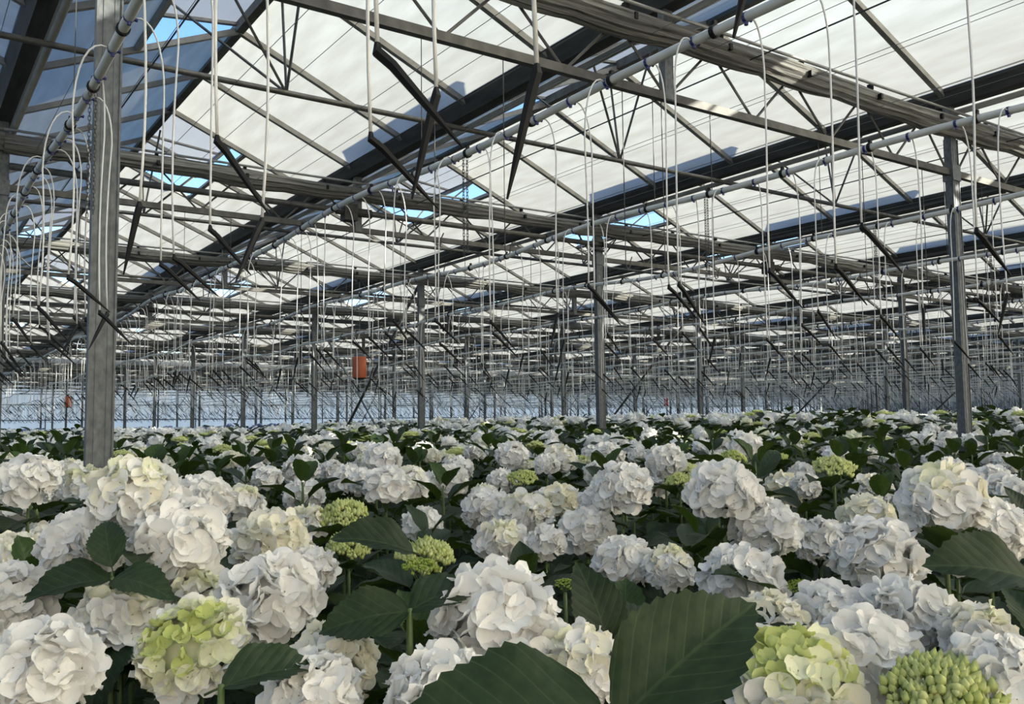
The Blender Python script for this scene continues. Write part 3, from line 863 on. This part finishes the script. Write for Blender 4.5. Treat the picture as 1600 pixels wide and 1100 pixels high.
# heads read off the photograph: picture position, apparent width, kind, what sets it apart
HEADS = [
 (208,777,152,'M','big white hydrangea right in front of the foreground column foot'),
 (314,783,100,'W','white hydrangea half hidden behind dark leaves beside the foreground column'),
 (281,845,157,'W','large round white hydrangea below the one at the foreground column'),
 (418,939,169,'W','large white hydrangea between the ivory one and the half-open green one'),
 (62,1050,190,'W','huge white hydrangea in the bottom left corner'),
 (8,945,150,'W','white hydrangea cut by the left picture edge'),
 (135,853,140,'W','white hydrangea overlapped by a leaf with a tiny green bud'),
 (62,843,66,'W','small white hydrangea peeking out behind the left front flowers'),
 (24,880,115,'I','ivory hydrangea at the left edge above the cut white one'),
 (190,972,150,'M','white hydrangea tucked in behind the half-open green head, on its left'),
 (300,1012,185,'H','half-open hydrangea, lime green centre, white cupped outer florets, front left'),
 (315,950,150,'M','creamy white hydrangea rising directly behind the half-open green head'),
 (520,1036,148,'I','ivory white hydrangea low at the bottom, right of the half-open head'),
 (490,1090,165,'W','white hydrangea cut by the bottom edge under the ivory one'),
 (423,850,125,'I','yellowish ivory flat-topped hydrangea in the second row'),
 (482,893,90,'W','white hydrangea mostly hidden below the yellowish ivory head'),
 (292,912,82,'M','small creamy hydrangea glimpsed under leaves below the large round one'),
 (45,752,100,'W','white hydrangea left of the foreground column foot'),
 (133,760,76,'M','creamy hydrangea with green tinge touching the foreground column'),
 (537,803,82,'G','lime green budding hydrangea, upper of two stacked near the ivory head'),
 (545,852,82,'G','lime green bud cluster, lower of two stacked near the ivory head'),
 (175,868,38,'t','tiny green bud framed by dark leaves, front left'),
 (665,868,100,'G','flat lime green bud cluster on a tall stalk, centre front'),
 (761,797,82,'W','white hydrangea, back left of the centre group of six'),
 (820,806,90,'M','white hydrangea at the back of the centre group of six'),
 (782,848,88,'M','round creamy hydrangea at the front of the centre group of six'),
 (917,831,92,'W','round white hydrangea at the far end of the centre group of six'),
 (853,850,68,'W','white hydrangea squeezed between two in the centre group'),
 (972,763,96,'W','tall white hydrangea with a green bud on its lower right'),
 (1018,758,62,'W','white hydrangea leaning against the tall one with a green bud'),
 (975,880,102,'W','white hydrangea, left one of the pair above the giant leaf'),
 (1045,890,86,'M','white hydrangea, right one of the pair above the giant leaf'),
 (773,967,205,'W','biggest white hydrangea at the centre front'),
 (800,1030,190,'W','white hydrangea tucked under the biggest one, behind the front leaf'),
 (905,1042,150,'M','white hydrangea wedged against the giant leaf'),
 (690,1092,190,'W','white hydrangea cut by the bottom edge below the front leaf'),
 (660,820,68,'W','white hydrangea behind a folded leaf, above the flat bud cluster'),
 (883,912,38,'t','tiny green bud above the dark leaf at the centre'),
 (990,782,36,'t','tiny green bud against the tall white hydrangea'),
 (641,757,67,'M','creamy round hydrangea in the third row, below the orange canister'),
 (702,752,63,'W','white hydrangea touching the creamy round one in the third row'),
 (545,752,64,'W','white hydrangea in the third row, left of a small green bud'),
 (597,718,62,'W','white hydrangea in the fourth row just below the canister'),
 (816,747,52,'G','flat lime bud cluster over white flowers in the third row'),
 (588,750,34,'t','tiny green bud left of the creamy round hydrangea'),
 (1131,770,118,'W','large white hydrangea alone in the third row, right of centre'),
 (1194,826,118,'W','white hydrangea leading a row of three, right of centre'),
 (1282,847,92,'W','white hydrangea in the middle of a row of three, right of centre'),
 (1355,812,95,'I','ivory hydrangea behind the row of three, right of centre'),
 (1372,870,146,'W','large round white hydrangea, right front'),
 (1161,911,140,'W','large white hydrangea beside a tiny green bud, right front'),
 (1475,784,140,'M','large creamy white hydrangea near the right column foot'),
 (1576,776,80,'W','white hydrangea at the right edge behind the creamy one'),
 (1545,832,125,'W','white hydrangea at the right edge above a broad leaf'),
 (1495,868,80,'W','white hydrangea partly under the broad leaf at the right edge'),
 (1298,963,125,'W','white hydrangea touching the largest one, right front'),
 (1415,972,162,'W','largest white hydrangea in the right front group'),
 (1530,998,125,'M','creamy white hydrangea at the lower right edge'),
 (1345,1032,190,'W','white hydrangea low in front, between cream and lime heads'),
 (1238,1062,230,'H','very large cream and green half-open hydrangea at the bottom'),
 (1475,1082,200,'G','large lime green budding hydrangea cut by the bottom edge'),
 (1562,1072,185,'W','white hydrangea in the bottom right corner'),
 (1249,917,46,'t','small green bud cluster between two large white hydrangeas'),
 (1225,766,66,'I','ivory hydrangea behind the large one alone in the third row'),
 (1200,978,125,'I','yellowish hydrangea peeking over the giant leaf edge'),
 (1303,730,70,'G','lime green bud cluster on a leafy stalk, right of centre'),
 (1070,735,52,'G','lime green bud cluster beside the tall white hydrangea'),
 (950,715,55,'W','white hydrangea in the fourth row right of the strapped column'),
 (800,712,54,'W','white hydrangea in the fourth row, below the middle columns'),
 (875,718,56,'M','creamy hydrangea in the fourth row before the strapped column'),
 (470,735,60,'W','white hydrangea in the third row left of the orange canister line'),
 (393,742,56,'W','white hydrangea in the third row, nearest to the foreground column'),
 (1165,700,58,'W','white hydrangea in the fourth row, right half of the bed'),
 (1040,722,66,'W','broad white hydrangea in the fourth row beside the lime cluster'),
]
PL = []          # (x, y, r) of plants already standing
count = 0
for i, (px, py, w, kind, lab) in enumerate(HEADS):
    dia = {'G': .155, 't': .085}.get(kind, .19)
    hy = 673.4 - .0116 * (px + 172)
    D = min(FPX * dia / w, .335 * FPX / max(40, py - hy)); dia = w * D / FPX; p = Vector((0, 0, CAM_Z)) + ray(px, py) * D
    back = Vector((-FW.x, -FW.y, 0)).normalized()
    lean = (Vector((0, 0, 1)) + back * .25 + Vector((random.uniform(-.15, .15), random.uniform(-.15, .15), 0))).normalized()
    if kind == 'H': lean = (Vector((0, 0, 1)) + back * (.8 if w < 200 else .25)).normalized()
    if kind in 'G': lean = (Vector((0, 0, 1)) + back * .35).normalized()
    plant(p, dia * .98, kind, lab, 'hydrangeas in the front rows', 100 + i, florets=(w >= 78 or kind == 'G' and w > 90), nleaf=8, lod=0 if D < 2.6 else 1, lean=lean)
    PL.append((p.x, p.y, dia * .75)); count += 1

# leafy shoots close to the camera with the giant leaves
def cdir(a, b, c): return RT * a + UP * b + FW * c
def shoot(px, py, D, label, leaves, seed, extra=4):
    p = Vector((0, 0, CAM_Z)) + ray(px, py) * D
    lv = [(Vector((0, 0, p.z)) + cdir(*o) , cdir(*d), cdir(*n), s, False) for o, d, n, s in leaves]
    rng = random.Random(seed)
    for i in range(extra):
        a = rng.uniform(0, 6.28); d = Vector((math.cos(a), math.sin(a), rng.uniform(-.5, 0)))
        lv.append((Vector((0, 0, p.z - .1 - .05 * (i // 2))), d, Vector((0, 0, 1)), .15, False))
    plant(p, .1, 'N', label, 'hydrangeas in the front rows', seed, leaves=lv)
    PL.append((p.x, p.y, .1))
shoot(965, 1130, .82, 'flowerless hydrangea shoot whose giant leaf fills the bottom centre',
      [((0, 0, 0), (.76, .60, .2), (-.40, .45, -.80), .175), ((-.01, 0, 0), (-.98, .12, -.05), (.1, .88, -.42), .19)], 901)
shoot(950, 1012, 1.35, 'flowerless hydrangea shoot with one upright rounded leaf at the centre',
      [((0, 0, 0), (-.25, .95, .1), (.25, .25, -.9), .13), ((0, 0, 0), (.6, .5, .5), (-.2, .7, -.5), .12)], 902)
shoot(640, 955, 1.25, 'dark leafy hydrangea shoot under the flat bud cluster',
      [((0, 0, 0), (-.95, -.1, -.2), (.15, .7, -.6), .125), ((0, .07, .05), (-.8, .25, -.2), (.1, .9, -.4), .12), ((0, 0, 0), (.7, .3, .4), (0, .9, -.4), .12)], 903)
shoot(1610, 905, 1.3, 'dark hydrangea shoot with one broad leaf at the right edge',
      [((0, 0, 0), (-.93, .2, -.1), (.2, .8, -.6), .16), ((0, -.08, 0), (-.2, -.6, -.3), (-.5, .4, -.7), .15)], 904)
shoot(175, 905, 1.55, 'dark hydrangea leaves spread below the tiny front bud',
      [((0, 0, 0), (-.85, -.1, -.3), (0, .9, -.4), .14), ((0, 0, 0), (.8, .05, -.3), (0, .9, -.4), .12), ((0, .02, 0), (-.3, .6, .4), (.1, .6, -.8), .10), ((0, -.05, 0), (-.6, -.6, .3), (-.1, .6, -.7), .12)], 905)
shoot(345, 1075, 1.05, 'dark hydrangea leaves around the half-open green head',
      [((0, 0, 0), (.85, .1, .5), (-.1, .9, -.4), .12), ((-.12, -.05, .42), (-.5, -.5, .4), (0, .6, -.7), .12)], 906)
shoot(1165, 985, 1.42, 'dark leaf pair sheltering behind the giant front leaf',
      [((0, 0, 0), (.85, .12, .2), (-.3, .85, -.45), .11), ((0, 0, 0), (.5, -.1, .5), (-.1, .9, -.4), .11)], 907)

def canopy(x, y):
    D = x * FW.x + y * FW.y
    h = -.21 + .0155 * min(max(D, 0), 12)
    s = min(1, max(0, (x - 7.4) / 1.6)); s = s * s * (3 - 2 * s)
    return CAM_Z + h + .14 * s * (1 if D < 22 else max(0, 1 - (D - 22) / 20))
# every further plant: positions scattered with a minimum distance
def scatter(n_try, Dmin, Dmax, dmin, seed, half=.72, hmul=1.):
    rng = random.Random(seed); out = []; grid = {}
    for x, y, r in PL: grid.setdefault((int(x / dmin), int(y / dmin)), []).append((x, y, r + .04))
    for _ in range(n_try):
        D = math.sqrt(rng.uniform(Dmin ** 2, Dmax ** 2)); a = rng.uniform(-half, half)
        x = D * FW.x + D * a * RT.x; y = D * FW.y + D * a * RT.y
        if x < XA + .3 or y > YB - .4 or x > XB - .4 or y < YA + .3: continue
        if abs(y - row(round((y - T0) / BAY))) < .1 and abs(x - gut(2 * round((x - G0) / 6.4))) < .13: continue
        gx, gy = int(x / dmin), int(y / dmin); ok = True
        for i in (-1, 0, 1):
            for j in (-1, 0, 1):
                for (qx, qy, r) in grid.get((gx + i, gy + j), ()):
                    if (qx - x) ** 2 + (qy - y) ** 2 < max(r, dmin * .98) ** 2 if r <= dmin else (qx - x) ** 2 + (qy - y) ** 2 < r * r: ok = False
        if ok: grid.setdefault((gx, gy), []).append((x, y, dmin * .98)); out.append((x, y, D, a))
    return out
pts = scatter(26000, 1.5, 12, .25, 5)
pts.sort(key=lambda p: (abs(p[3]) > .60, p[2]))
def zone(px):
    for lim, w in ((150, 'left of the foreground column'), (300, 'behind the foreground column'), (430, 'beyond the foreground column'),
                   (560, 'left of the orange canister'), (680, 'below the orange canister'), (800, 'past the orange canister'),
                   (930, 'left of the strapped column'), (1040, 'beside the strapped column'), (1160, 'past the strapped column'),
                   (1290, 'between the tall columns'), (1400, 'before the tallest right column'), (1500, 'beside the tallest right column')):
        if px < lim: return w
    return 'past the tallest right column'
def band(D):
    for lim, w in ((2.4, 'in the front rows'), (3.2, 'a few rows back'), (4.0, 'several rows back'), (5.0, 'in nearer middle rows'), (6.2, 'in the middle rows'), (7.6, 'in the farther rows')):
        if D < lim: return w
    return 'far down the bed'
rngk = random.Random(21)
rest = []; chosen = []
for (x, y, D, a) in pts:
    kk = rngk.random()
    kind = 'W' if kk < .30 else 'M' if kk < .41 else 'I' if kk < .46 else 'H' if kk < .49 else 'G' if kk < .56 else 't' if kk < .59 else 'N'
    if D < 3.0 and kind in 'WMIHG': kind = 'N'
    dia = {'G': rngk.uniform(.12, .16), 't': .09}.get(kind, rngk.uniform(.13, .185))
    top = canopy(x, y) + rngk.uniform(-.10, .03)
    z = top - dia * .35 - (.03 if kind in 'WMIH' else -.03)
    if D < 3.0: z -= .05 if kind != 'N' else .14
    pr = project((x, y, z))
    if count < 300 and abs(a) < .60 and pr:
        chosen.append((pr[0], f'{KINDWORD[kind]} hydrangea {band(D)}, {zone(pr[0])}', x, y, z, dia, kind, D)); count += 1
    else: rest.append((x, y, z, dia, kind, D))
chosen.sort()
seen = {}
for c in chosen: seen[c[1]] = seen.get(c[1], 0) + 1
used = {}
for i, (px, lab, x, y, z, dia, kind, D) in enumerate(chosen):
    if seen[lab] > 1:
        used[lab] = used.get(lab, 0) + 1; full = f'{lab}, {ORD[used[lab] - 1]} from left'
    else: full = lab
    plant((x, y, z), dia, kind, full, f'{KINDWORD[kind]} hydrangeas {band(D)}', 2000 + i, nleaf=8 if D < 3.5 else 6, lod=0 if D < 2.2 else 1)

# ---- the rest of the field as one mass of heads and one of foliage
def head_lod(nf, seed):
    """cheap head of unit width as triangles"""
    rng = random.Random(seed); V = []; F = []
    t = (1 + 5 ** .5) / 2
    iv = [Vector(v).normalized() for v in ((-1,t,0),(1,t,0),(-1,-t,0),(1,-t,0),(0,-1,t),(0,1,t),(0,-1,-t),(0,1,-t),(t,0,-1),(t,0,1),(-t,0,-1),(-t,0,1))]
    jf = [(0,11,5),(0,5,1),(0,1,7),(0,7,10),(0,10,11),(1,5,9),(5,11,4),(11,10,2),(10,7,6),(7,1,8),(3,9,4),(3,4,2),(3,2,6),(3,6,8),(3,8,9),(4,9,5),(2,4,11),(6,2,10),(8,6,7),(9,8,1)]
    for v in iv: q = .40 if nf else .5 * rng.uniform(.85, 1.1); V.append((v.x * q, v.y * q, v.z * q * .8))
    F += jf
    for i in range(nf):
        z = 1 - 1.45 * (i + .5) / nf; th = i * 2.39996; q = math.sqrt(max(0, 1 - z * z))
        p = Vector((q * math.cos(th) * .46, q * math.sin(th) * .46, z * .37)) * rng.uniform(.93, 1.08)
        nn = (p.normalized() + Vector((rng.uniform(-.4, .4), rng.uniform(-.4, .4), rng.uniform(-.2, .4)))).normalized()
        m = frame(p, Vector((rng.uniform(-1, 1), rng.uniform(-1, 1), rng.uniform(-1, 1))), nn); b0 = len(V)
        V.append(tuple(m @ Vector((0, 0, -.01))))
        for k in range(4):
            a = k * math.pi / 2; V.append(tuple(m @ Vector((math.cos(a) * .15, math.sin(a) * .15, .02 * (1 if k % 2 else -1)))))
        for k in range(4): F.append((b0, b0 + 1 + k, b0 + 1 + (k + 1) % 4))
    return np.array(V), np.array(F)
LODA = [head_lod(40, s) for s in range(4)]; LODB = [head_lod(14, s) for s in range(4)]; LODC = [head_lod(0, s) for s in range(4)]
def leaf_lod():
    V = np.array([(0, 0, 0), (-.3, .4, .06), (0, .45, -.02), (.3, .4, .06), (-.24, .72, .02), (.24, .72, .02), (0, 1, -.15)])
    F = np.array([(0, 2, 1), (0, 3, 2), (1, 2, 4), (2, 3, 5), (4, 2, 6), (2, 5, 6)]); return V, F
LV, LF = leaf_lod()
class Mass:
    def __init__(s): s.V = []; s.F = []; s.I = []; s.n = 0
    def put(s, V, F, m): s.V.append(V); s.F.append(F + s.n); s.I.append(np.full(len(F), m)); s.n += len(V)
    def build(s, name, mats, smooth=False): return raw_mesh(name, np.concatenate(s.V), np.concatenate(s.F), mats, np.concatenate(s.I), smooth)
white = Mass(); blue = Mass(); fol = Mass()
MATI = {'W': 0, 'M': 0, 'I': 1, 'H': 2, 'G': 3, 't': 3, 'N': -1}
rl = random.Random(99)
def add_leaf(x, y, z, sz, tilt=.5):
    a = rl.uniform(0, 6.283); el = rl.uniform(-tilt, tilt * .9)
    d = np.array([math.cos(a) * math.cos(el), math.sin(a) * math.cos(el), math.sin(el)])
    n = np.array([-math.cos(a) * math.sin(el) + rl.uniform(-.3, .3), -math.sin(a) * math.sin(el) + rl.uniform(-.3, .3), math.cos(el)])
    xx = np.cross(d, n); xx /= np.linalg.norm(xx); n = np.cross(xx, d)
    fol.put((LV * sz) @ np.array([xx, d, n]) + np.array([x, y, z]), LF, 0 if rl.random() < .9 else 1)
for x, y, D, a in scatter(60000, 12, 26, .30, 6, .68): 
    kk = rl.random(); kind = 'W' if kk < .38 else 'M' if kk < .47 else 'I' if kk < .53 else 'G' if kk < .59 else 'N'
    dia = rl.uniform(.14, .19); rest.append((x, y, canopy(x, y) + rl.uniform(-.08, .02) - .04, dia, kind, D))
for x, y, D, a in scatter(60000, 26, 75, .62, 8, .66):
    kk = rl.random(); rest.append((x, y, canopy(x, y) + rl.uniform(-.10, .03) - .05, rl.uniform(.18, .25), 'W' if kk < .38 else 'I' if kk < .46 else 'G' if kk < .5 else 'N', D))
for (x, y, z, dia, kind, D) in rest:
    isblue = y > 24 and x < 15 and D > 22 and kind in 'WMI'
    if kind != 'N':
        V, F = (LODA if D < 15 else LODB if D < 24 else LODC)[rl.randrange(4)]
        c, s = math.cos(x * 9), math.sin(x * 9)
        Vt = V * (dia, dia, dia * (.45 if kind in 'Gt' else 1)) @ np.array([[c, s, 0], [-s, c, 0], [0, 0, 1]]) + np.array([x, y, z])
        (blue if isblue else white).put(Vt, F, 0 if isblue else MATI[kind])
    nl = 7 if D < 15 else 4 if D < 26 else 2
    for i in range(nl):
        add_leaf(x + rl.uniform(-.1, .1), y + rl.uniform(-.1, .1), z - .05 - rl.uniform(0, .16) + (.07 if kind == 'N' else 0), rl.uniform(.12, .18) * (1 if D < 26 else 2.0), .8 if kind == 'N' else .5)
# lower foliage that closes the canopy
for x, y, D, a in scatter(30000, .75, 12, .115, 9, .75):
    for i in range(2): add_leaf(x, y, canopy(x, y) - rl.uniform(.2, .55) - (.06 if D < 2 else 0), rl.uniform(.13, .19), .5)
tag(obj('distant_hydrangeas', white.build('distant_hydrangeas', ['p_white', 'p_ivory', 'p_cream', 'p_green'])), 'mass of white hydrangea heads covering the distant beds', 'hydrangeas', kind='stuff')
tag(obj('distant_blue_hydrangeas', blue.build('distant_blue_hydrangeas', ['p_blue'])), 'strip of blue hydrangeas before the far end wall', 'hydrangeas', kind='stuff')
tag(obj('foliage', fol.build('foliage', ['leaf', 'leaf_young'], True)), 'dark green hydrangea foliage filling the beds', 'foliage', kind='stuff')
# dense leaf floor of the beds far away
q = MB(); nx, ny = 60, 60
rg = random.Random(4)
V = []
for i in range(nx + 1):
    for j in range(ny + 1):
        x = XA + .3 + (XB - XA - .6) * i / nx; y = YA + .3 + (YB - YA - .6) * j / ny
        V.append((x, y, canopy(x, y) - .36 + rg.uniform(-.08, .08) - (.35 if x * FW.x + y * FW.y < 6 else 0)))
q.add(V, [(i * (ny + 1) + j, (i + 1) * (ny + 1) + j, (i + 1) * (ny + 1) + j + 1, i * (ny + 1) + j + 1) for i in range(nx) for j in range(ny)])
tag(obj('lower_foliage', q.mesh('lower_foliage', 'leaf')), 'dense shaded lower foliage of the flower beds', 'foliage', kind='stuff')
